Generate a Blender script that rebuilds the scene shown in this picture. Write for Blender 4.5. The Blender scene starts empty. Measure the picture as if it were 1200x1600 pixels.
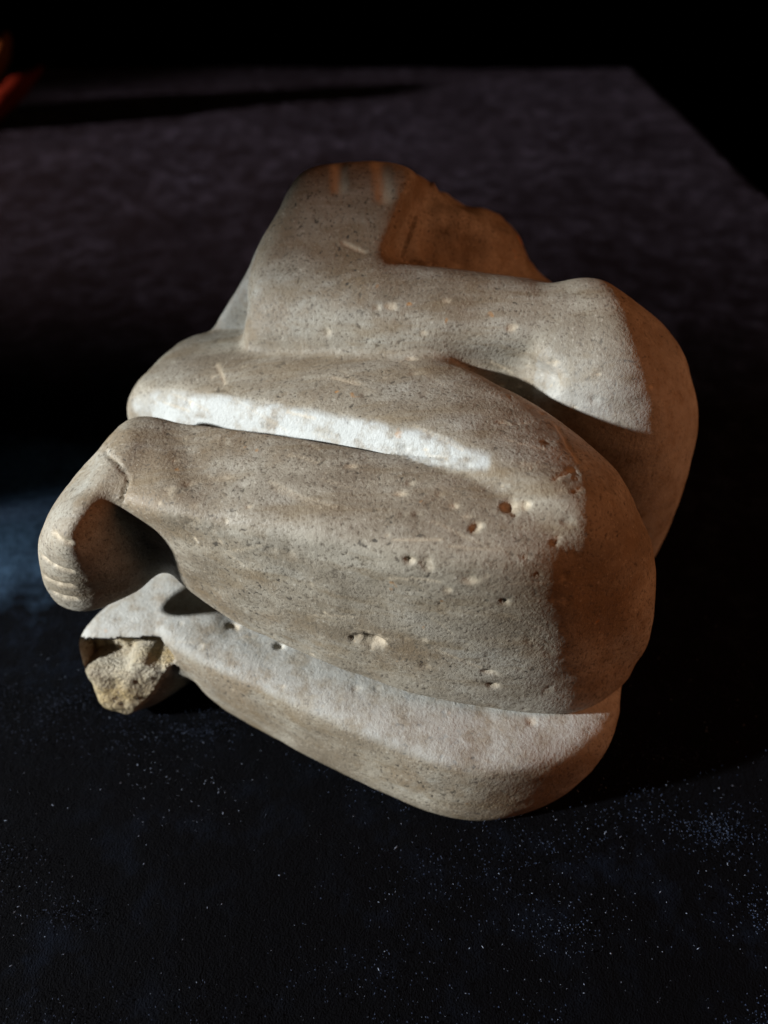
import bpy, bmesh, math, random
import numpy as np
from mathutils import Vector, Matrix

# ------------------------------------------------------------------ camera, world, lamps, exposure
H = 0.25                      # camera height above the cloth in metres; the model is laid out in units of H
FPX = 26.0 / 36.0 * 1600.0    # focal length in pixels of the 1200 x 1600 photograph
SC = bpy.context.scene
COL = SC.collection

cam = bpy.data.cameras.new('camera')
cam.sensor_fit = 'VERTICAL'; cam.sensor_height = 36.0; cam.sensor_width = 27.0; cam.lens = 26.0
cam.clip_start = 0.01; cam.clip_end = 50
cam.dof.use_dof = True; cam.dof.focus_distance = 0.88 * H; cam.dof.aperture_fstop = 6.3
camo = bpy.data.objects.new('camera', cam); COL.objects.link(camo)
camo.location = (0, 0, H); camo.rotation_euler = (math.radians(45), 0, 0)
SC.camera = camo

w = bpy.data.worlds.new('World'); SC.world = w; w.use_nodes = True
w.node_tree.nodes['Background'].inputs[0].default_value = (0, 0, 0, 1)
w.node_tree.nodes['Background'].inputs[1].default_value = 0.0

def aim(o, target):
    d = Vector(target) - o.location
    o.rotation_euler = d.to_track_quat('-Z', 'Y').to_euler()

# key: narrow cool beam from the left, low over the table
LD = Vector((0.92, 0.12, -0.366)).normalized()
def lamp(name, kind, loc, target, energy, color, **kw):
    l = bpy.data.lights.new(name, kind); l.energy = energy; l.color = color
    for k, v in kw.items(): setattr(l, k, v)
    o = bpy.data.objects.new(name, l); COL.objects.link(o)
    o.location = Vector(loc); aim(o, target); return o
BEAM_AT = Vector((0.05, 0.10, 0.0)) * H
lamp('key_spot', 'SPOT', BEAM_AT - LD * 7.0 * H, BEAM_AT, 78.0, (0.965, 0.995, 1.0),
     spot_size=2 * math.atan(1.015 / 7.0), spot_blend=0.05, shadow_soft_size=0.040)
# warm room lamp on the right, fills the shaded sides
lamp('warm_lamp', 'AREA', (3.2 * H, 0.10 * H, 2.0 * H), (0.1 * H, 0.75 * H, 0.25 * H), 0.68, (1.0, 0.385, 0.17),
     shape='DISK', size=1.8 * H)
# dim side light skimming the far half of the table
lamp('side_spot', 'SPOT', (-8.9 * H, 1.55 * H, 2.2 * H), (2.3 * H, 3.15 * H, 0), 195.0, (1.0, 0.54, 0.46),
     spot_size=2 * math.atan(1.75 / 10.0), spot_blend=1.0, shadow_soft_size=0.03)

SC.view_settings.view_transform = 'Standard'; SC.view_settings.look = 'None'
SC.view_settings.exposure = 1.75; SC.view_settings.gamma = 1.0
SC.view_settings.use_curve_mapping = False

# ------------------------------------------------------------------ helpers
R2 = math.sqrt(0.5)
def ray(px, py):
    x = (px - 600) / FPX; u = (800 - py) / FPX
    return np.array((x, R2 + u * R2, -R2 + u * R2))
def PZ(px, py, z):
    d = ray(px, py); t = (z - 1.0) / d[2]
    return np.array((0, 0, 1.0)) + d * t
def PY(px, py, y):
    d = ray(px, py); return np.array((0, 0, 1.0)) + d * (y / d[1])

def hash3(ix, iy, iz, seed):
    h = (ix.astype(np.uint32) * np.uint32(374761393) + iy.astype(np.uint32) * np.uint32(668265263)
         + iz.astype(np.uint32) * np.uint32(2147483647) + np.uint32(seed) * np.uint32(1274126177))
    h = (h ^ (h >> np.uint32(13))) * np.uint32(1274126177)
    h = h ^ (h >> np.uint32(16))
    return (h & np.uint32(0xffff)).astype(np.float32) / 32767.5 - 1.0
def vnoise(P, scale, seed=0):
    Q = P * scale + 57.3
    I = np.floor(Q).astype(np.int64); F = (Q - I).astype(np.float32); F = F * F * (3 - 2 * F)
    out = 0
    for a in (0, 1):
        wx = F[:, 0] if a else 1 - F[:, 0]
        for b in (0, 1):
            wy = F[:, 1] if b else 1 - F[:, 1]
            for c in (0, 1):
                wz = F[:, 2] if c else 1 - F[:, 2]
                out = out + wx * wy * wz * hash3(I[:, 0] + a, I[:, 1] + b, I[:, 2] + c, seed)
    return out

def hull_planes(pts):
    bm = bmesh.new()
    for p in pts: bm.verts.new(p)
    bmesh.ops.convex_hull(bm, input=bm.verts)
    bm.normal_update()
    pl = []
    c = np.mean(np.array(pts), axis=0)
    for f in bm.faces:
        if f.calc_area() < 1e-7: continue
        n = np.array(f.normal); d = float(n @ np.array(f.verts[0].co))
        if n @ c > d: n, d = -n, -d
        for m in pl:
            if m[0] @ n > 0.996 and abs(m[1] - d) < 0.012: break
        else: pl.append((n, d))
    bm.free()
    return np.array([p[0] for p in pl], np.float32), np.array([p[1] for p in pl], np.float32)

class Hull:
    """rounded convex hull: smooth maximum of the hull planes, pushed out so that it still reaches its points"""
    def __init__(s, pts, k, fit=.8, soft=None):      # soft = (x0, x1, k2): rounder from x0 on, k2 beyond x1
        s.k = k * .62; s.soft = soft; s.N, s.D = hull_planes(pts)
        P = np.array(pts, np.float32); s.lo = P.min(0) - .09; s.hi = P.max(0) + .09
        on = np.abs(P @ s.N.T - s.D) < .006
        for _ in range(12):
            r = np.maximum(s.full(P), 0) * fit
            for j in range(len(s.D)):
                if on[:, j].any(): s.D[j] += .5 * max(0, r[on[:, j]].mean() - (1 - fit) * s.k)
    def full(s, P):
        V = P @ s.N.T - s.D; m = V.max(axis=1); k = s.kk(P)
        return m + k * np.log(np.exp((V - m[:, None]) / k[:, None]).sum(axis=1))
    def kk(s, P):
        if s.soft is None: return np.full(len(P), s.k, np.float32)
        t = np.clip((P[:, 0] - s.soft[0]) / (s.soft[1] - s.soft[0]), 0, 1); t = t * t * (3 - 2 * t)
        return (s.k + t * (s.soft[2] * .62 - s.k)).astype(np.float32)
    def __call__(s, P):
        out = np.full(len(P), .2, np.float32)
        r = np.nonzero(((P > s.lo) & (P < s.hi)).all(axis=1))[0]
        if len(r) == 0: return out
        V = P[r] @ s.N.T - s.D
        m = V.max(axis=1)
        i = np.nonzero(np.abs(m) < .07)[0]
        if len(i):
            W = V[i] - m[i, None]; k = s.kk(P[r[i]])
            m[i] += k * np.log(np.exp(np.maximum(W / k[:, None], -20)).sum(axis=1))
        out[r] = m
        return out
def ell(c, r):
    c = np.array(c, np.float32); r = np.array(r, np.float32)
    def f(P):
        q = (P - c) / r; l = np.sqrt((q * q).sum(1)) + 1e-6
        g = np.sqrt(((q / r) ** 2).sum(1)) + 1e-6
        return l * (l - 1) / g
    return f
def smin(a, b, k):
    h = np.maximum(k - np.abs(a - b), 0) / k
    return np.minimum(a, b) - h * h * k * 0.25
def smax(a, b, k): return -smin(-a, -b, k)
def drop(pts, z): return [np.array((p[0], p[1], z)) for p in pts]

# ------------------------------------------------------------------ the carved stone, as distance functions
# folded upper leg: lower half (calf) and upper half (thigh)
ridge = [PZ(190, 764, .385), PZ(350, 812, .410), PZ(620, 852, .420), PZ(790, 888, .404), PZ(885, 905, .384), PZ(940, 930, .328)]
gl = [PZ(212, 660, .398), PZ(430, 672, .424), PZ(625, 718, .438), PZ(800, 745, .438)]     # groove, near lip
bot = [PZ(202, 798, .335), PZ(276, 910, .247), PZ(424, 996, .175), PZ(560, 1058, .165), PZ(690, 1096, .156), PZ(815, 1116, .139),
       PZ(884, 1119, .134), PZ(952, 1090, .134), PZ(988, 1056, .137)]
kneeR = [PZ(1000, 1010, .20), PZ(1013, 925, .265), PZ(1013, 865, .305), PZ(985, 768, .372), PZ(946, 708, .405)]
calf = Hull(ridge + gl + bot + kneeR[:3] + [PZ(900, 780, .435), PZ(938, 830, .400), PZ(184, 720, .385), PZ(196, 780, .365)] + [np.array((-.26, .76, .24)), np.array((.25, .72, .15)), np.array((-.05, .75, .2))], .017)
back = [PZ(297, 519, .392), PZ(383, 540, .425), PZ(500, 533, .44), PZ(600, 530, .452), PZ(700, 560, .462), PZ(817, 618, .452), PZ(880, 660, .437)]
gu = [PZ(222, 603, .392), PZ(400, 622, .425), PZ(625, 660, .462), PZ(740, 690, .466)]
thigh = Hull(gu + back + kneeR + [PZ(200, 640, .35), PZ(203, 660, .325), PZ(895, 800, .44), PZ(920, 712, .442), PZ(945, 775, .43), PZ(938, 830, .405), PZ(800, 745, .438), PZ(950, 900, .31), PZ(960, 1000, .20)]
             + [np.array((-.28, .80, .22)), np.array((-.2, .96, .2)), np.array((.15, .9, .15)), np.array((.3, .72, .16)), np.array((.2, .60, .2)), np.array((-.1, .8, .2))], .018)

# the groove between them: near wall upright, far wall sloping
def plane3(a, b, c, toward):
    n = np.cross(b - a, c - a); n /= np.linalg.norm(n)
    if n @ (np.array(toward) - a) < 0: n = -n
    return n.astype(np.float32), np.float32(n @ a)
la, lb = PZ(225, 655, .40), PZ(748, 735, .44)
ua, ub = PZ(225, 606, .40), PZ(752, 702, .47)
fa, fb = la - np.array((0, -.002, .055)), lb - np.array((0, -.002, .040))
nn, nd = plane3(la, lb, fa, (0, 0, .5))           # near wall, positive towards the camera
fn, fd = plane3(ua, ub, (fa + fb) / 2, (0, 2, -1))    # far wall, positive into the thigh
ed_n = (lb - la) / np.linalg.norm(lb - la); ed_d = ed_n @ PZ(757, 718, .45)
def groove(P):
    g = np.maximum(P @ nn - nd, P @ fn - fd)
    end = P @ ed_n.astype(np.float32) - np.float32(ed_d)
    return smax(g, end, .006)

# near foot of the upper leg, hanging off the left end: a plate with the sole to the viewer
fin = [PY(168, 770, .640), PY(122, 800, .61), PY(103, 845, .585), PY(102, 898, .59), PY(129, 956, .603)]
fsole = [PY(215, 790, .68), PY(240, 800, .72), np.array((-.27, .72, .27)), PY(225, 915, .62)]
fout = [PY(196, 676, .74), PY(160, 705, .73), PY(106, 758, .69), PY(75, 796, .65), PY(60, 840, .62), PY(60, 880, .613), PY(68, 918, .615), PY(86, 941, .612)]
fbk = [np.array((-.30, .78, .36)), np.array((-.30, .76, .29)), PY(196, 764, .650), PY(210, 700, .70)]
foot_plate = Hull(fin + fsole + fout + fbk, .010)
ankle = Hull([PZ(200, 676, .392), PZ(163, 709, .382), PZ(130, 738, .37), PZ(150, 762, .365), PZ(190, 778, .386), PZ(200, 740, .398), PZ(240, 672, .397), PZ(285, 795, .397), PZ(250, 740, .404),
              PZ(215, 800, .35), np.array((-.27, .72, .28)), np.array((-.31, .74, .30)), np.array((-.2, .72, .3))], .012)
def foot(P): return smin(foot_plate(P), ankle(P), .018)

# lower leg lying on the cloth
bridge = [PZ(275, 1006, .155), PZ(363, 1034, .150), PZ(481, 1094, .140), PZ(617, 1156, .132), PZ(700, 1190, .126), PZ(790, 1200, .120), PZ(880, 1192, .112)]
bbot = [PZ(330, 1095, .03), PZ(400, 1138, .0), PZ(508, 1188, -.005), PZ(600, 1242, -.005), PZ(671, 1275, -.005), PZ(747, 1286, -.005), PZ(835, 1269, .0), PZ(887, 1242, .02),
        PZ(931, 1204, .055), PZ(962, 1138, .10), PZ(974, 1072, .13)]
btop = [PZ(262, 905, .175), PZ(300, 915, .175), np.array((-.05, .62, .165)), np.array((.2, .55, .135)), np.array((.3, .62, .14))]
lower = Hull(bridge + bbot + btop + [np.array((-.25, .85, .18)), np.array((-.25, .85, 0)), np.array((.33, .85, .16)), np.array((.33, .8, .0)), np.array((.3, .6, .03))], .015)

fb_face = [PZ(122, 998, .128), PZ(255, 987, .146), PZ(278, 1017, .13), PZ(268, 1040, .112), PZ(236, 1088, .05), PZ(200, 1118, .006), PZ(163, 1096, .03), PZ(136, 1060, .075)]
footB = Hull(fb_face + [PZ(122, 990, .133), PZ(165, 950, .155), PZ(209, 919, .168), PZ(238, 904, .172), PZ(285, 907, .175),
             PZ(330, 1000, .16), np.array((-.25, .66, .03)), np.array((-.27, .80, .16)), np.array((-.30, .8, .02)), np.array((-.40, .69, .05))], .014)

# arm lying along the back, bent elbow at the right
arm_fr = [PZ(383, 556, .42), PZ(500, 552, .43), PZ(600, 556, .435), PZ(700, 585, .43), PZ(780, 610, .43)]
arm_tp = [PZ(418, 400, .53), PZ(593, 438, .532), PZ(700, 442, .532), PZ(846, 448, .53)]
arm = Hull(arm_fr + arm_tp + [PZ(380, 545, .40), PZ(386, 500, .46), PZ(390, 470, .485), PZ(560, 490, .505), PZ(700, 495, .51), PZ(900, 520, .50), PZ(380, 540, .425)]
           + [PZ(900, 640, .42), np.array((-.2, 1.02, .40)), np.array((-.2, 1.02, .2)), np.array((.26, 1.0, .45)), np.array((.3, 1.0, .2)), np.array((.1, .9, .2))], .013)
elbow = Hull([PZ(870, 448, .53), PZ(937, 434, .54), PZ(964, 446, .535), PZ(1004, 480, .50), PZ(1037, 530, .465), PZ(1075, 588, .415), PZ(1097, 634, .375),
              PZ(985, 500, .52), PZ(1010, 560, .488), PZ(1034, 640, .43),
              PZ(1088, 662, .35), PZ(1078, 690, .325), PZ(1078, 735, .29), PZ(1062, 786, .25), PZ(1046, 813, .225), PZ(1010, 842, .19),
              PZ(850, 560, .475), PZ(835, 610, .435), PZ(900, 648, .425), PZ(1030, 692, .39), PZ(960, 560, .492),
              np.array((.42, .95, .40)), np.array((.45, .95, .15)), np.array((.2, .95, .42)), np.array((.25, .9, .0)), np.array((.40, .75, .0)), np.array((.2, .85, .3)), np.array((.43, .95, .0))], .015)
# shoulder-side block seen as a pale face left of the arm
flank = Hull([PZ(333, 513, .40), PZ(360, 470, .43), PZ(390, 423, .475), PZ(418, 384, .525), PZ(384, 548, .345), PZ(405, 440, .41), PZ(338, 530, .36),
              np.array((-.25, 1.05, .2)), np.array((-.1, 1.1, .5)), np.array((-.1, 1.1, .2)), np.array((-.26, .95, .2))], .008)
# raised hand at the back
hand = Hull([PZ(414, 392, .53), PZ(440, 330, .575), PZ(458, 292, .60), PZ(490, 262, .615), PZ(550, 252, .62), PZ(618, 256, .62), PZ(646, 276, .612),
             PZ(572, 404, .53), PZ(620, 330, .575), PZ(400, 440, .50), PZ(575, 440, .51), PZ(640, 296, .59),
             np.array((-.17, 1.28, .45)), np.array((.1, 1.3, .45)), np.array((-.17, 1.1, .3)), np.array((.06, 1.2, .3)), np.array((-.05, .95, .4))], .012)
torso = Hull([PZ(640, 285, .57), PZ(690, 318, .555), PZ(742, 336, .54), PZ(776, 360, .50), PZ(803, 384, .475), PZ(846, 410, .45), PZ(868, 442, .42),
              PZ(690, 400, .505), PZ(625, 410, .505), PZ(625, 360, .54), PZ(680, 330, .555), PZ(760, 380, .505), PZ(800, 440, .46),
              np.array((.35, 1.0, .3)), np.array((.35, 1.0, 0)), np.array((-.22, 1.05, 0)), np.array((-.22, .9, 0)), np.array((.3, .8, 0)), np.array((-.1, 1.35, 0)), np.array((.2, 1.35, 0)),
              np.array((-.1, 1.35, .4)), np.array((.15, 1.35, .42)), np.array((-.2, 1.05, .35))], .012)
cave_c = PZ(632, 395, .545)
cave = ell(cave_c, (.055, .06, .045))

under = ell(PZ(765, 592, .440) + np.array((.0, -.016, .012)), (.085, .036, .026))
bulge = ell(PZ(940, 590, .430) + np.array((.012, .045, -.02)), (.105, .075, .075))
NAMES = ['thigh', 'calf', 'foot', 'lower_leg', 'foot_b', 'arm', 'elbow', 'flank', 'hand', 'torso']
def parts(P):
    t = thigh(P); c = calf(P); g = -groove(P)
    t = smax(t, g, .006); c = smax(c, g, .004)
    h = hand(P)
    to = smax(torso(P), -cave(P), .02)
    fl = foot(P)
    fb = footB(P)
    return [t, c, fl, lower(P), fb, smax(arm(P), -under(P), .045), smin(smax(elbow(P), -under(P), .02), bulge(P), .03), flank(P), h, to]
def solid(P):
    t, c, fl, lo, fb, a, e, fk, h, to = parts(P)
    legA = smin(t, c, .006 + .028 * np.clip((P[:, 0] - .10) / .12, 0, 1))
    legA = smin(legA, fl, .035)
    legB = smin(lo, fb, .016)
    up = smin(a, e, .018); up = smin(up, fk, .003); up = smin(up, h, .03); up = smin(up, to, .028)
    return smin(smin(legA, legB, .004), up, .012)

# ------------------------------------------------------------------ surface extraction
def chunked(fn, P, n=400000):
    return np.concatenate([fn(P[i:i + n]) for i in range(0, len(P), n)])
VOX = .0034; B = 8
LO = np.array((-.50, .38, -.02)); HI = np.array((.50, 1.40, .66))
NB = np.ceil((HI - LO) / (VOX * B)).astype(int); NV = NB * B + 1
bi = np.stack(np.meshgrid(*[np.arange(n) for n in NB], indexing='ij'), -1).reshape(-1, 3)
bc = (LO + (bi + .5) * B * VOX).astype(np.float32)
bd = chunked(solid, bc)
act = np.abs(bd) < VOX * B * .87 * 1.35
G = np.full(NV, 1.0, np.float32)
sg = np.repeat(np.repeat(np.repeat(np.where(bd < 0, -1.0, 1.0).reshape(NB).astype(np.float32), B, 0), B, 1), B, 2)
G[:-1, :-1, :-1] = sg; del sg
off = np.stack(np.meshgrid(*[np.arange(B + 1)] * 3, indexing='ij'), -1).reshape(-1, 3)
ab = bi[act]
for i in range(0, len(ab), 500):
    idx = (ab[i:i + 500, None, :] * B + off[None]).reshape(-1, 3)
    G[idx[:, 0], idx[:, 1], idx[:, 2]] = solid((LO + idx * VOX).astype(np.float32))
S = G < 0
cs = np.zeros(tuple(n - 1 for n in NV), np.uint8)
for a in (0, 1):
    for b in (0, 1):
        for c in (0, 1):
            cs += S[a:NV[0] - 1 + a, b:NV[1] - 1 + b, c:NV[2] - 1 + c]
cells = np.argwhere((cs > 0) & (cs < 8)); del cs
vid = np.full(tuple(n - 1 for n in NV), -1, np.int32)
vid[cells[:, 0], cells[:, 1], cells[:, 2]] = np.arange(len(cells))
acc = np.zeros((len(cells), 3)); cnt = np.zeros(len(cells))
cor = [(a, b, c) for a in (0, 1) for b in (0, 1) for c in (0, 1)]
for p in cor:
    for ax in range(3):
        if p[ax]: continue
        q = list(p); q[ax] = 1
        v0 = G[cells[:, 0] + p[0], cells[:, 1] + p[1], cells[:, 2] + p[2]]
        v1 = G[cells[:, 0] + q[0], cells[:, 1] + q[1], cells[:, 2] + q[2]]
        m = (v0 < 0) != (v1 < 0)
        t = np.where(m, v0 / np.where(m, v0 - v1, 1), 0)
        pt = np.array(p, float)[None] + np.zeros((len(cells), 3)); pt[:, ax] = t
        acc[m] += pt[m]; cnt[m] += 1
V = LO + (cells + acc / np.maximum(cnt, 1)[:, None]) * VOX
quads = []
for ax in range(3):
    u, v = (ax + 1) % 3, (ax + 2) % 3
    s0 = [slice(1, NV[i] - 1) for i in range(3)]; s0[ax] = slice(0, NV[ax] - 1)
    s1 = list(s0); s1[ax] = slice(1, NV[ax])
    A, Bm = S[tuple(s0)], S[tuple(s1)]
    for flip in (0, 1):
        e = np.argwhere((A & ~Bm) if not flip else (~A & Bm))
        e = e + np.array([1 if i != ax else 0 for i in range(3)])
        def cell(du, dv):
            c = e.copy(); c[:, u] -= du; c[:, v] -= dv
            return vid[c[:, 0], c[:, 1], c[:, 2]]
        q = np.stack([cell(0, 0), cell(1, 0), cell(1, 1), cell(0, 1)], 1)
        quads.append(q if not flip else q[:, ::-1])
Q = np.concatenate(quads); Q = Q[(Q >= 0).all(1)]
del G, S, vid
def vnormals(V, Q):
    a, b, c, d = (V[Q[:, i]] for i in range(4))
    fnm = np.cross(c - a, d - b)
    n = np.zeros_like(V)
    for i in range(4):
        for k in range(3): n[:, k] += np.bincount(Q[:, i], fnm[:, k], len(V))
    return n / (np.linalg.norm(n, axis=1)[:, None] + 1e-12)
def relax(V, Q, w):
    s = np.zeros_like(V); n = np.zeros(len(V))
    for i, j in ((0, 1), (1, 2), (2, 3), (3, 0)):
        for p, q in ((i, j), (j, i)):
            n += np.bincount(Q[:, p], minlength=len(V))
            for k in range(3): s[:, k] += np.bincount(Q[:, p], V[Q[:, q], k], len(V))
    return V + w * (s / np.maximum(n, 1)[:, None] - V)
for _ in range(2): V = relax(V, Q, .5)
VN = vnormals(V, Q)
V = V - VN * np.clip(chunked(solid, V.astype(np.float32)), -VOX, VOX)[:, None]
VN = vnormals(V, Q)
lab = np.concatenate([np.argmin(np.stack(parts(V[i:i + 300000].astype(np.float32)), 1), 1) for i in range(0, len(V), 300000)])

# ------------------------------------------------------------------ wear: lumps, pits, chips, incised lines
Vf = V.astype(np.float32)
dsp = .0024 * vnoise(Vf, 7, 1) + .0012 * vnoise(Vf, 22, 2) + .0006 * vnoise(Vf * np.array((.5, 1.2, 1.2), np.float32), 60, 3) + .0002 * vnoise(Vf, 170, 4)
isT = lab == 9
dsp[isT] += (.016 * vnoise(Vf, 10, 5) + .010 * vnoise(Vf, 24, 6) + .0022 * vnoise(Vf, 60, 7))[isT]
dsp *= np.where(np.abs(chunked(groove, Vf)) < .01, .35, 1.0)
V = V + VN * dsp[:, None]

def march(px, py):
    d = ray(px, py).astype(np.float32); d /= np.linalg.norm(d)
    t = .3
    for _ in range(120):
        p = (np.array((0, 0, 1.0), np.float32) + d * np.float32(t))[None]
        s = float(solid(p)[0])
        if s < .0004: break
        t += s * .8
    return p[0].astype(float)
def near(c, r):
    return np.nonzero((np.abs(V - c) < r).all(1))[0]
pale = np.zeros(len(V), np.float32)       # fresh chipped stone shows paler
rust = np.zeros(len(V), np.float32)
rnd = random.Random(5)
for px, py, r, dep in [(795, 793, 16, .9), (822, 788, 12, .9), (748, 822, 9, 1.2), (727, 808, 6, .7), (640, 876, 10, 1.2), (668, 885, 12, .5), (788, 938, 8, 1.4), (585, 1002, 22, .9), (556, 996, 7, 1.4),
                       (362, 977, 7, 1.6), (436, 1008, 9, 1.8), (510, 518, 12, .5), (590, 480, 9, .6), (608, 478, 7, .6), (865, 568, 6, 1.2), (800, 512, 8, .6), (935, 585, 4, 1),
                       (1020, 604, 8, .7), (733, 905, 12, .5), (700, 920, 9, .5), (352, 815, 7, .8), (262, 765, 9, .4), (865, 850, 7, .8), (870, 840, 6, .6), (763, 1050, 10, .8), (770, 1072, 12, .7),
                       (830, 1128, 9, .5), (660, 1000, 8, .5), (820, 870, 8, .6), (560, 440, 4, .7), (660, 520, 7, .5), (700, 470, 5, .5), (640, 560, 8, .6), (300, 790, 5, .5)]:
    c = march(px, py); rr = r / FPX * .85
    i = near(c, rr * 2.2)
    ax_ = rnd.uniform(.45, 1.0); q = (V[i] - c) * np.array((ax_, 1, 1)); l = np.sqrt((q * q).sum(1)) / rr
    l = l * (1 + .55 * vnoise(Vf[i], 60, 11) + .3 * vnoise(Vf[i], 140, 12))
    f = np.clip(1 - l, 0, 1); f = f * f * (3 - 2 * f)
    V[i] -= VN[i] * (f * rr * .62 * dep)[:, None]
    pale[i] = np.maximum(pale[i], np.clip(f * 1.8, 0, 1) * rnd.uniform(.2, .6))
def line(pts, wd, dep, pal=.0, jag=0.0):
    C = [march(*p) for p in pts]
    for a, b in zip(C[:-1], C[1:]):
        m = (a + b) / 2; L = np.linalg.norm(b - a); i = near(m, L * .6 + wd * 3)
        ab_ = b - a; P = V[i] + (jag * np.stack([vnoise(Vf[i], 50, 21), vnoise(Vf[i], 50, 22), vnoise(Vf[i], 50, 23)], 1) if jag else 0)
        t = np.clip(((P - a) @ ab_) / (L * L), 0, 1)
        d = np.linalg.norm(P - (a + t[:, None] * ab_), axis=1)
        f = np.clip(1 - d / wd, 0, 1); f = f * f * (3 - 2 * f)
        V[i] -= VN[i] * (f * dep)[:, None]
        pale[i] = np.maximum(pale[i], np.clip(f * 1.6, 0, 1) * pal)
chalk_and_lit = np.zeros(len(V), np.float32)  # pale deposit in the groove, and painted light on other faces
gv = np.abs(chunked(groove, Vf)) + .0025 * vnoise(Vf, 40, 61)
chalk_and_lit = np.where((lab != 1) | (VN[:, 1] < -.2), 1.1 * np.clip((.011 - gv) / .006, 0, 1), chalk_and_lit)
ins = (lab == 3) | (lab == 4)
chalk_and_lit = np.where(ins & (VN[:, 2] > .35), np.clip((VN[:, 2] - .35) * 2.2, 0, 1) * .62, chalk_and_lit)  # upward faces of lower leg and stump painted paler, as lit
chalk_and_lit = np.where(lab == 7, .5, chalk_and_lit)  # flank painted paler for the light falling on it
chalk_and_lit = np.where(lab == 6, .5 * np.clip((.52 - V[:, 2]) * 12, 0, 1), chalk_and_lit)  # elbow below its top painted paler, standing for light
for i_ in range(260):
    c = march(rnd.uniform(230, 960), rnd.uniform(560, 1110)); rr = rnd.choice((2, 2.5, 3, 3, 4, 5, 6)) / FPX
    if c[2] < .01: continue
    i = near(c, rr * 2.2)
    q = (V[i] - c) * np.array((rnd.uniform(.35, 1), 1, 1)); l = np.sqrt((q * q).sum(1)) / rr * (1 + .6 * vnoise(Vf[i], 90, 13))
    f = np.clip(1 - l, 0, 1); f = f * f * (3 - 2 * f)
    V[i] -= VN[i] * (f * rr * .45)[:, None]; pale[i] = np.maximum(pale[i], f * rnd.choice((0, 0, .3, .7)))
toe_lines = [[(65, 820), (84, 833), (108, 848)], [(64, 868), (82, 882), (110, 892)], [(68, 900), (88, 911), (110, 915)], [(80, 924), (96, 932), (116, 935)]]
for t in toe_lines: line(t, .0056, .0034, .55)
line([(163, 705), (181, 722), (197, 741), (198, 758), (192, 785)], .0040, .0045, .0, .0015)      # old mended break at the ankle
line([(537, 380), (570, 396)], .005, .002, .6)
line([(870, 665), (890, 700), (905, 722)], .0045, .002, .5); line([(866, 750), (897, 733)], .0045, .0018, .5)
line([(420, 752), (470, 775), (525, 792)], .003, .0012, .3); line([(430, 765), (500, 793)], .003, .0010, .25)
line([(520, 590), (560, 600)], .004, .001, .5); line([(340, 570), (352, 600)], .0045, .0012, .6)
line([(530, 258), (530, 292)], .016, .004, .5); line([(594, 256), (600, 306)], .018, .004, .5)
for i_ in range(46):      # fine old scratches along the limbs
    x_, y_ = rnd.uniform(250, 860), rnd.uniform(560, 1040); l_ = rnd.uniform(18, 90); sl = rnd.gauss(.22, .25)
    line([(x_, y_), (x_ + l_ / 2, y_ + sl * l_ / 2 + rnd.uniform(-2, 2)), (x_ + l_, y_ + sl * l_)], .0026, rnd.uniform(.0003, .0009), rnd.uniform(.1, .45))
# broken face of the second foot: rough, with a recessed step along its upper edge
fc = np.mean(fb_face, axis=0); fnrm = np.cross(fb_face[1] - fb_face[0], fb_face[5] - fb_face[0]); fnrm /= np.linalg.norm(fnrm)
if fnrm[1] > 0: fnrm = -fnrm
facing = VN @ fnrm; dpl = (V - fc) @ fnrm
def inside(P, poly, up):
    """is P, seen along the axis of the break, inside its outline"""
    ux = np.cross(up, np.array((0, 0, 1.0))); ux /= np.linalg.norm(ux); uy = np.cross(ux, up)
    X, Y = P @ ux, P @ uy; q = [(p @ ux, p @ uy) for p in poly]; r = np.zeros(len(P), bool)
    for (x0, y0), (x1, y1) in zip(q, q[1:] + q[:1]):
        r ^= ((y0 > Y) != (y1 > Y)) & (X < (x1 - x0) * (Y - y0) / (y1 - y0 + 1e-12) + x0)
    return r
isF = (lab == 4) & (facing > .3) & (np.abs(dpl) < .05) & inside(V, fb_face, fnrm)
fi = np.nonzero(isF)[0]
rough = .008 * vnoise(Vf[fi], 18, 31) + .0050 * vnoise(Vf[fi], 45, 32) + .0028 * vnoise(Vf[fi], 110, 33)
e1 = PZ(126, 1042, .09); e2 = PZ(266, 1012, .12); ev = e2 - e1
up_ = np.cross(ev, fnrm); up_ = up_ / np.linalg.norm(up_); up_ = up_ if up_[2] > 0 else -up_
s_ = (V[fi] - e1) @ up_ + .012 * vnoise(Vf[fi], 30, 34)
step = np.clip(s_ / .012 + .5, 0, 1)
V[fi] += fnrm * (rough + .006 * (1 - step) - .036 * step)[:, None]
VN = vnormals(V, Q)

# ------------------------------------------------------------------ materials
def material(name):
    m = bpy.data.materials.new(name); m.use_nodes = True
    nt = m.node_tree; b = nt.nodes['Principled BSDF']
    def n(t, **kw):
        x = nt.nodes.new(t)
        for k, v in kw.items():
            if k in x.inputs: x.inputs[k].default_value = v
            else: setattr(x, k, v)
        return x
    return m, nt, b, n
def ramp(nt, fac, stops):
    r = nt.nodes.new('ShaderNodeValToRGB'); e = r.color_ramp.elements
    while len(e) < len(stops): e.new(.5)
    for x, (p, c) in zip(e, stops):
        x.position = p; x.color = c if len(c) == 4 else (*c, 1)
    nt.links.new(fac, r.inputs[0]); return r.outputs[0]
def mix(nt, fac, a, b, mode='MIX'):
    x = nt.nodes.new('ShaderNodeMix'); x.data_type = 'RGBA'; x.blend_type = mode
    for s, v in ((x.inputs['Factor'], fac), (x.inputs['A'], a), (x.inputs['B'], b)):
        if isinstance(v, (int, float)): s.default_value = v
        elif isinstance(v, tuple): s.default_value = (*v, 1) if len(v) == 3 else v
        else: nt.links.new(v, s)
    return x.outputs['Result']
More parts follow.
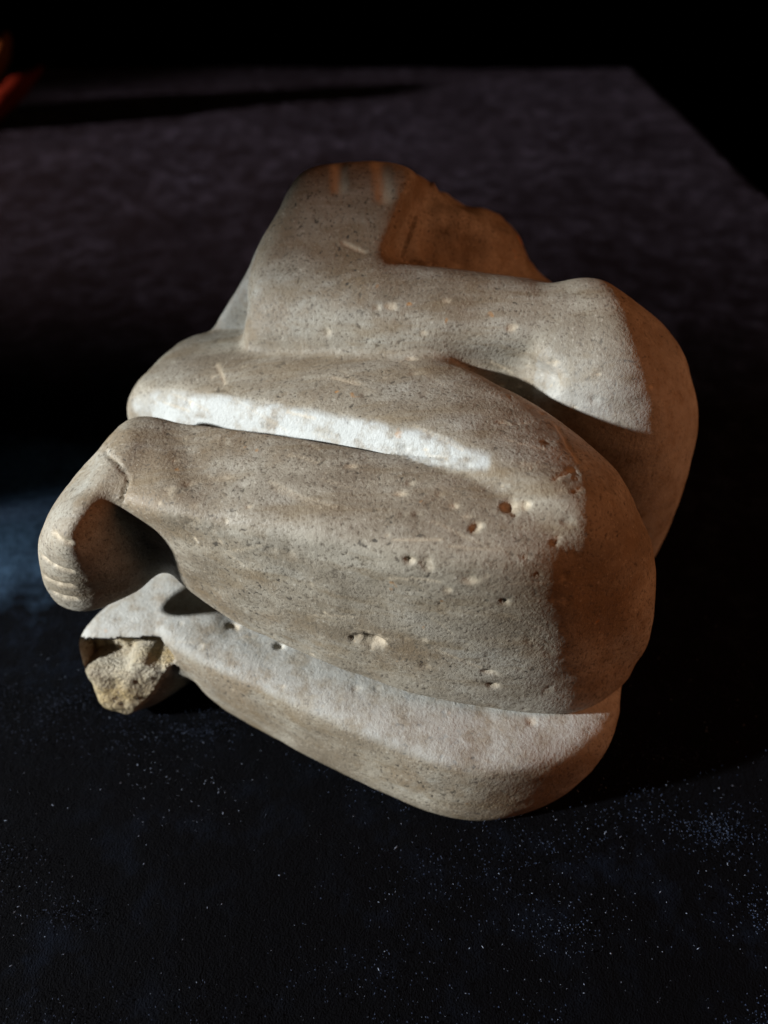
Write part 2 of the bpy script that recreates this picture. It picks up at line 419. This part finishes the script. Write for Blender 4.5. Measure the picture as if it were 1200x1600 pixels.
def stone_material(name, base_stops, fracture=False):
    m, nt, b, n = material(name); L = nt.links.new
    tc = n('ShaderNodeTexCoord')
    mp = n('ShaderNodeMapping'); mp.inputs['Scale'].default_value = (1 / H,) * 3; L(tc.outputs['Object'], mp.inputs[0])
    st = n('ShaderNodeMapping'); st.inputs['Scale'].default_value = (.35 / H, 1 / H, 1 / H); st.inputs['Rotation'].default_value = (0, 0, math.radians(-14)); L(tc.outputs['Object'], st.inputs[0])
    def noise(vec, scale, detail=4, rough=.6):
        x = n('ShaderNodeTexNoise'); x.inputs['Scale'].default_value = scale; x.inputs['Detail'].default_value = detail; x.inputs['Roughness'].default_value = rough
        L(vec.outputs[0], x.inputs['Vector']); return x.outputs['Fac']
    big = noise(mp, 4.5, 5, .6); mid = noise(st, 16, 7, .68); fine = noise(mp, 60, 5, .75); grain = noise(mp, 240, 2, .6)
    col = ramp(nt, big, base_stops)
    # pale mineral film in streaks, brown stains, grey grain
    col = mix(nt, ramp(nt, mid, [(.48, (0, 0, 0)), (.70, (.7,) * 3)]), col, (.45, .415, .34))
    veil = noise(st, 7, 5, .62)
    col = mix(nt, ramp(nt, veil, [(.50, (0, 0, 0)), (.66, (.72,) * 3)]), col, (.44, .435, .39))
    st2 = noise(mp, 6.5, 5, .66)
    col = mix(nt, ramp(nt, st2, [(.51, (0, 0, 0)), (.64, (.7,) * 3)]), col, (.20, .140, .080))
    col = mix(nt, ramp(nt, fine, [(.34, (.55,) * 3), (.47, (0, 0, 0))]), col, (.19, .16, .115))
    col = mix(nt, ramp(nt, fine, [(.58, (0, 0, 0)), (.72, (.45,) * 3)]), col, (.50, .465, .39))
    col = mix(nt, ramp(nt, grain, [(.34, (.75,) * 3), (.43, (0, 0, 0))]), col, (.125, .105, .08))
    col = mix(nt, ramp(nt, grain, [(.64, (0, 0, 0)), (.72, (.4,) * 3)]), col, (.58, .54, .46))
    ls = n('ShaderNodeMapping'); ls.inputs['Scale'].default_value = (.10 / H, 1 / H, 1 / H); ls.inputs['Rotation'].default_value = (0, 0, math.radians(-16)); L(tc.outputs['Object'], ls.inputs[0])
    band = noise(ls, 26, 5, .7)
    col = mix(nt, ramp(nt, band, [(.50, (0, 0, 0)), (.66, (.6,) * 3)]), col, (.21, .155, .09))
    pep = noise(mp, 120, 2, .5); pz = noise(mp, 8, 3, .6)
    col = mix(nt, mix(nt, 1.0, ramp(nt, pep, [(.30, (1, 1, 1)), (.37, (0, 0, 0))]), ramp(nt, pz, [(.45, (.1,) * 3), (.6, (.85,) * 3)]), 'MULTIPLY'), col, (.06, .052, .042))
    sp = noise(mp, 30, 2, .5)
    col = mix(nt, ramp(nt, sp, [(.73, (0, 0, 0)), (.77, (.8,) * 3)]), col, (.42, .21, .07))
    ck = n('ShaderNodeAttribute', attribute_name='chalk_and_lit')
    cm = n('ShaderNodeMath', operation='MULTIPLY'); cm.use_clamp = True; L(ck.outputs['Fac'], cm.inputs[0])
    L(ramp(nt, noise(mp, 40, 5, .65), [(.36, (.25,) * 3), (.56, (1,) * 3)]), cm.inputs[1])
    col = mix(nt, cm.outputs[0], col, (.475, .49, .475))  # one pale tone for groove deposit and painted light
    at = n('ShaderNodeAttribute', attribute_name='chipped')
    col = mix(nt, at.outputs['Fac'], col, (.62, .52, .38))
    L(col, b.inputs['Base Color'])
    b.inputs['Roughness'].default_value = .62; b.inputs['Specular IOR Level'].default_value = .35
    rr = ramp(nt, mid, [(.3, (.5,) * 3), (.7, (.75,) * 3)]); L(rr, b.inputs['Roughness'])
    g1 = n('ShaderNodeMath', operation='MULTIPLY'); g1.inputs[1].default_value = .55; L(grain, g1.inputs[0])
    g2 = n('ShaderNodeMath', operation='ADD'); L(fine, g2.inputs[0]); L(g1.outputs[0], g2.inputs[1])
    bp = n('ShaderNodeBump'); bp.inputs['Strength'].default_value = 1.0 if fracture else .8
    bp.inputs['Distance'].default_value = (.006 if fracture else .0013) * H; L(g2.outputs[0], bp.inputs['Height']); L(bp.outputs[0], b.inputs['Normal'])
    return m
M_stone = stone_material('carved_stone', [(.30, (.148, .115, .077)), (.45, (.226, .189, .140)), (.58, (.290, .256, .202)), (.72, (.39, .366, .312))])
M_frac = stone_material('broken_stone', [(.30, (.26, .175, .075)), (.50, (.40, .30, .15)), (.72, (.54, .44, .26))], True)

# ------------------------------------------------------------------ build the stone figure as parts
def empty(name, loc):
    o = bpy.data.objects.new(name, None); o.empty_display_size = .02; COL.objects.link(o); o.location = loc; return o
figure = empty('stone_figure', (0.0, .8 * H, 0))
figure['label'] = 'carved grey-brown stone figure fragment with folded legs lying on black velvet'
figure['category'] = 'sculpture'

qlab = np.sort(lab[Q], axis=1)[:, 1]
QC = V[Q].mean(1)
isF[V[:, 0] > 9] = False
qF = isF[Q].sum(1) >= 3
# toes: the strip of the foot left of the sole, divided by the incised lines
qn = VN[Q].mean(1)
toeC = [[march(*p) for p in t] for t in toe_lines]
def below_line(tl, P):
    a, b = tl[0], tl[-1]; n = np.cross(b - a, np.array((.3, -.8, .5))); n /= np.linalg.norm(n); n = n if n[2] < 0 else -n
    return (P - a) @ n > 0
rim = (qlab == 2) & (qn @ np.array((-.80, -.45, .1)) > .35) & (QC[:, 1] < .72)
toe_id = sum(below_line(t, QC).astype(int) for t in toeC)
nz = march(85, 775)
rim &= QC[:, 2] < nz[2] - .02

def submesh(name, mask, mat, parent, label=None):
    q = Q[mask]
    if len(q) == 0: return None
    u, inv = np.unique(q, return_inverse=True); q = inv.reshape(q.shape)
    me = bpy.data.meshes.new(name)
    co = (V[u] * H - np.array(figure.location)).astype(np.float32)
    me.vertices.add(len(co)); me.vertices.foreach_set('co', co.ravel())
    me.loops.add(q.size); me.loops.foreach_set('vertex_index', q.ravel().astype(np.int32))
    me.polygons.add(len(q)); me.polygons.foreach_set('loop_start', np.arange(0, q.size, 4, dtype=np.int32))
    me.update(calc_edges=True)
    me.polygons.foreach_set('use_smooth', np.ones(len(q), bool))
    a = me.attributes.new('chipped', 'FLOAT', 'POINT'); a.data.foreach_set('value', pale[u])
    a = me.attributes.new('chalk_and_lit', 'FLOAT', 'POINT'); a.data.foreach_set('value', chalk_and_lit[u].astype(np.float32))
    me.normals_split_custom_set_from_vertices([tuple(x) for x in VN[u]])
    me.materials.append(mat)
    o = bpy.data.objects.new(name, me); COL.objects.link(o); o.parent = parent
    if label: o['label'] = label
    return o
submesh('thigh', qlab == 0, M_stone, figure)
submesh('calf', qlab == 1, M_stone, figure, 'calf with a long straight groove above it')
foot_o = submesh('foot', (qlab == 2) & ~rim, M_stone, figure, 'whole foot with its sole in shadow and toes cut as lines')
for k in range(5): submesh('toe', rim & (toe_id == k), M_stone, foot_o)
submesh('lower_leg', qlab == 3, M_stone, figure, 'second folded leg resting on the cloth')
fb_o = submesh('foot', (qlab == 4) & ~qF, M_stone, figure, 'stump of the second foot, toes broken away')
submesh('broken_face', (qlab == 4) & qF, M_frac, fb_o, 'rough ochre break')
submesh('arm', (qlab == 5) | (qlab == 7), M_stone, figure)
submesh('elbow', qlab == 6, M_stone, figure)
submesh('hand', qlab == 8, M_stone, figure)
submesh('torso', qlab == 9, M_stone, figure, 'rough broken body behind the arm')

# ------------------------------------------------------------------ velvet covered table
def velvet():
    m, nt, b, n = material('black_velvet'); L = nt.links.new
    tc = n('ShaderNodeTexCoord')
    mp = n('ShaderNodeMapping'); mp.inputs['Scale'].default_value = (1 / H,) * 3; L(tc.outputs['Object'], mp.inputs[0])
    def noise(scale, detail=3, rough=.6, sc=(1, 1, 1)):
        s = n('ShaderNodeMapping'); s.inputs['Scale'].default_value = sc; L(mp.outputs[0], s.inputs[0])
        x = n('ShaderNodeTexNoise'); x.inputs['Scale'].default_value = scale; x.inputs['Detail'].default_value = detail; x.inputs['Roughness'].default_value = rough
        L(s.outputs[0], x.inputs['Vector']); return x.outputs['Fac']
    nap = noise(2.6, 4, .6, (.8, 1.2, 1)); clump = noise(16, 4, .65); tuft = noise(75, 3, .7); fib = noise(420, 2, .6)
    b.inputs['Roughness'].default_value = .9; b.inputs['Specular IOR Level'].default_value = .04
    f1 = ramp(nt, nap, [(.34, (.18,) * 3), (.72, (.42,) * 3)])
    f2 = ramp(nt, tuft, [(.38, (.28,) * 3), (.76, (.85,) * 3)])
    f3 = ramp(nt, clump, [(.44, (.30,) * 3), (.66, (1.0,) * 3)])
    # patch left of the stone: the beam's light painted into the pile colour
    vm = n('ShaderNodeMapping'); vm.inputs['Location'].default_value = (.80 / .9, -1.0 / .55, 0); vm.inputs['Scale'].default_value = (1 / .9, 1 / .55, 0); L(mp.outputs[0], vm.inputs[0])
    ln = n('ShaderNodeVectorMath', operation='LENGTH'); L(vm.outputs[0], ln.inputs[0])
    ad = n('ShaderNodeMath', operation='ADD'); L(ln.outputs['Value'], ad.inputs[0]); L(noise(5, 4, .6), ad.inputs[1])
    lit_patch = ramp(nt, ad.outputs[0], [(.0, (1,) * 3), (.70, (.8,) * 3), (.98, (0, 0, 0))])
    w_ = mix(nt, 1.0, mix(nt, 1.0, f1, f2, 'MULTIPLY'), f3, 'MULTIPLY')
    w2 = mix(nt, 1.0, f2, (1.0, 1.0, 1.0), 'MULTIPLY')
    L(mix(nt, lit_patch, w_, w2), b.inputs['Sheen Weight'])
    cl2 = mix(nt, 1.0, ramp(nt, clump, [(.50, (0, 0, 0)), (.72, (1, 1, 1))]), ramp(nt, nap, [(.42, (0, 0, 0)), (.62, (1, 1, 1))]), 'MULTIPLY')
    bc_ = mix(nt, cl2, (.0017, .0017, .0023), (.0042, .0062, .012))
    L(mix(nt, lit_patch, bc_, mix(nt, f2, (.022, .045, .08), (.09, .17, .28))), b.inputs['Base Color'])
    b.inputs['Sheen Roughness'].default_value = .38
    b.inputs['Sheen Tint'].default_value = (.30, .44, .72, 1)
    a = n('ShaderNodeMath', operation='ADD'); L(tuft, a.inputs[0]); L(fib, a.inputs[1])
    bp = n('ShaderNodeBump'); bp.inputs['Strength'].default_value = .6; bp.inputs['Distance'].default_value = .004 * H
    L(a.outputs[0], bp.inputs['Height']); L(bp.outputs[0], b.inputs['Normal'])
    return m
M_velvet = velvet()
def cloth():
    r = .06
    xs = np.concatenate([np.arange(-3.2, 1.2, .02), np.arange(1.2, 2.6, .02)]); ys = np.arange(-1.3, 5.4, .02)
    X, Y = np.meshgrid(xs, ys, indexing='ij'); P = np.stack([X.ravel(), Y.ravel(), np.zeros(X.size)], 1).astype(np.float32)
    z = .010 * vnoise(P, 2.1, 41) + .004 * vnoise(P, 6.0, 42) + .0012 * vnoise(P, 25, 43)
    d = np.sqrt(((P[:, :2] - np.array((.02, .72))) / np.array((.55, .55))) ** 2 @ np.ones(2))
    z = z * np.clip((d - .6) / .8, .15, 1) - .004
    # soft ruck left of the stone
    q = (P[:, 1] - (.93 + .10 * (P[:, 0] + .7)))
    z += .045 * np.exp(-(q / .06) ** 2) * np.clip((-.52 - P[:, 0]) / .25, 0, 1)
    edge_x = 1.275 - .067 * (P[:, 1] - 3.3)
    def bend(e):
        e = np.maximum(e, 0); th = np.minimum(e / r, math.pi / 2)
        return r * np.sin(th), r * (1 - np.cos(th)) + np.maximum(e - r * math.pi / 2, 0)
    ex = P[:, 0] - edge_x + r; ey = P[:, 1] - 4.07 + r
    ax, dx = bend(ex); ay, dy = bend(ey)
    px = np.where(ex > 0, edge_x - r + ax, P[:, 0]); py = np.where(ey > 0, 4.07 - r + ay, P[:, 1])
    z = z - np.maximum(dx, dy)
    co = np.stack([px, py, z], 1) * H
    nx, ny = X.shape; I = np.arange(nx * ny).reshape(nx, ny)
    f = np.stack([I[:-1, :-1], I[1:, :-1], I[1:, 1:], I[:-1, 1:]], -1).reshape(-1, 4)
    me = bpy.data.meshes.new('velvet_cloth'); me.from_pydata(co.tolist(), [], f.tolist()); me.polygons.foreach_set('use_smooth', [True] * len(f))
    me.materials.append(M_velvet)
    o = bpy.data.objects.new('velvet_cloth', me); COL.objects.link(o)
    o['kind'] = 'structure'; return o
cloth()

# lint and dust on the velvet, plus specks for glints of its pile
def lint():
    rg = random.Random(11); bm = bmesh.new()
    for i in range(1900):
        x = rg.uniform(-.75, 1.0); y = rg.uniform(.12, .95)
        if rg.random() < .45: y = .12 + .35 * rg.random() ** 1.4
        if rg.random() < .5:
            k_ = rg.randrange(26); cl = random.Random(k_ * 7 + 3); x = cl.uniform(-.7, .9) + rg.gauss(0, .06); y = cl.uniform(.15, .75) + rg.gauss(0, .035)
        s = rg.choice((.0003, .0003, .0004, .0004, .0005, .0006, .0010)) * (1.6 if rg.random() < .05 else 1)
        z = .004 + rg.random() * .006
        c = Vector((x, y, z)); a = rg.uniform(0, 6.3); L = s * rg.choice((1, 1, 1, 1.3, 2.2))
        d = Vector((math.cos(a), math.sin(a), rg.uniform(-.3, .3))) * L; p = Vector((-math.sin(a), math.cos(a), rg.uniform(-.4, .4))) * s * .6
        u = Vector((0, 0, s * .6))
        vs = [bm.verts.new((c + v) * H) for v in (d, p, -d, -p, u, -u)]
        for t in ((0, 1, 4), (1, 2, 4), (2, 3, 4), (3, 0, 4), (1, 0, 5), (2, 1, 5), (3, 2, 5), (0, 3, 5)):
            bm.faces.new([vs[k] for k in t])
    n0 = len(bm.faces)
    cl = random.Random(77); cs_ = [(cl.uniform(-.65, .75), cl.uniform(.14, .62), cl.uniform(.02, .07)) for _ in range(46)]
    for i in range(7000):  # blue specks coloured to stand for glints on the velvet pile
        cx, cy, sg_ = rg.choice(cs_); x = cx + rg.gauss(0, sg_); y = cy + rg.gauss(0, sg_ * .5); z = .003 + rg.random() * .005
        c = Vector((x, y, z)); a = rg.uniform(0, 6.3); sz = rg.choice((.0005, .0007, .0009, .0012)); u = Vector((0, 0, sz))
        d = Vector((math.cos(a), math.sin(a), .2)) * sz; p = Vector((-math.sin(a), math.cos(a), -.2)) * sz
        vs = [bm.verts.new((c + v) * H) for v in (d, -d * .5 + p, -d * .5 - p, u)]
        for t in ((0, 1, 3), (1, 2, 3), (2, 0, 3)): bm.faces.new([vs[k] for k in t]).material_index = 1
    me = bpy.data.meshes.new('lint'); bm.to_mesh(me); bm.free()
    m, nt, b, n = material('lint_fibre'); b.inputs['Base Color'].default_value = (.20, .24, .32, 1); b.inputs['Roughness'].default_value = .8
    m2, nt, b, n = material('pile_glint'); b.inputs['Base Color'].default_value = (.010, .021, .052, 1); b.inputs['Roughness'].default_value = .7
    me.materials.append(m); me.materials.append(m2); o = bpy.data.objects.new('lint', me); COL.objects.link(o)
    o['kind'] = 'stuff'; o['label'] = 'pale lint, dust specks and blue pile glints on the black velvet'; o['category'] = 'lint'
lint()

# ------------------------------------------------------------------ red and gold ornament at the far left
def ornament():
    base = empty('ornament', Vector((-1.62, 3.28, 0)) * H)
    base['label'] = 'red and gold ornament at the left edge of the table'; base['category'] = 'ornament'
    def mat(name, c):
        m, nt, b, n = material(name); x = n('ShaderNodeTexNoise'); x.inputs['Scale'].default_value = 90
        nt.links.new(ramp(nt, x.outputs['Fac'], [(.35, tuple(v * .6 for v in c)), (.65, c)]), b.inputs['Base Color']); b.inputs['Roughness'].default_value = .95; b.inputs['Specular IOR Level'].default_value = .05; return m
    red, gold = mat('red_lacquer', (.085, .011, .004)), mat('gold_paint', (.10, .042, .011))
    def blade(name, prof, wd, m):      # a curved tapering leaf-like piece swept along a profile
        bm = bmesh.new(); rings = []
        for i, (x, z, r) in enumerate(prof):
            r0 = r; ring = [bm.verts.new(Vector((x + (r := r0 * (1 + .28 * math.sin(7 * t + 5 * i) * math.sin(3 * t + 2.3 * i)))* .55 * math.cos(t), wd * r * math.sin(t) * 2.2, z + r * .35 * math.sin(t * 2) * .3)) * H) for t in [k * math.tau / 12 for k in range(12)]]
            rings.append(ring)
        for a, b_ in zip(rings[:-1], rings[1:]):
            for k in range(12): bm.faces.new((a[k], a[(k + 1) % 12], b_[(k + 1) % 12], b_[k]))
        bm.faces.new(rings[0][::-1]); bm.faces.new(rings[-1])
        bmesh.ops.recalc_face_normals(bm, faces=bm.faces)
        me = bpy.data.meshes.new(name); bm.to_mesh(me); bm.free()
        for p in me.polygons: p.use_smooth = True
        me.materials.append(m); o = bpy.data.objects.new(name, me); COL.objects.link(o); o.parent = base; return o
    blade('petal', [(-.06, .0, .13), (.0, .02, .14), (.07, .06, .13), (.14, .11, .12), (.20, .15, .10), (.225, .165, .07), (.235, .17, .02)], 0.5, red)
    blade('petal', [(-.05, .06, .10), (.04, .13, .10), (.12, .21, .075), (.165, .27, .045), (.18, .30, .012)], .5, gold)
    blade('body', [(-.10, .0, .22), (-.10, .10, .26), (-.08, .20, .26), (-.06, .27, .20), (-.04, .32, .18), (.0, .36, .17), (.01, .40, .14), (-.01, .44, .07), (-.02, .455, .02)], .22, gold)
    blade('petal', [(-.18, .0, .10), (-.27, .04, .11), (-.36, .10, .09), (-.45, .16, .06), (-.50, .19, .015)], 0.5, red)
ornament()
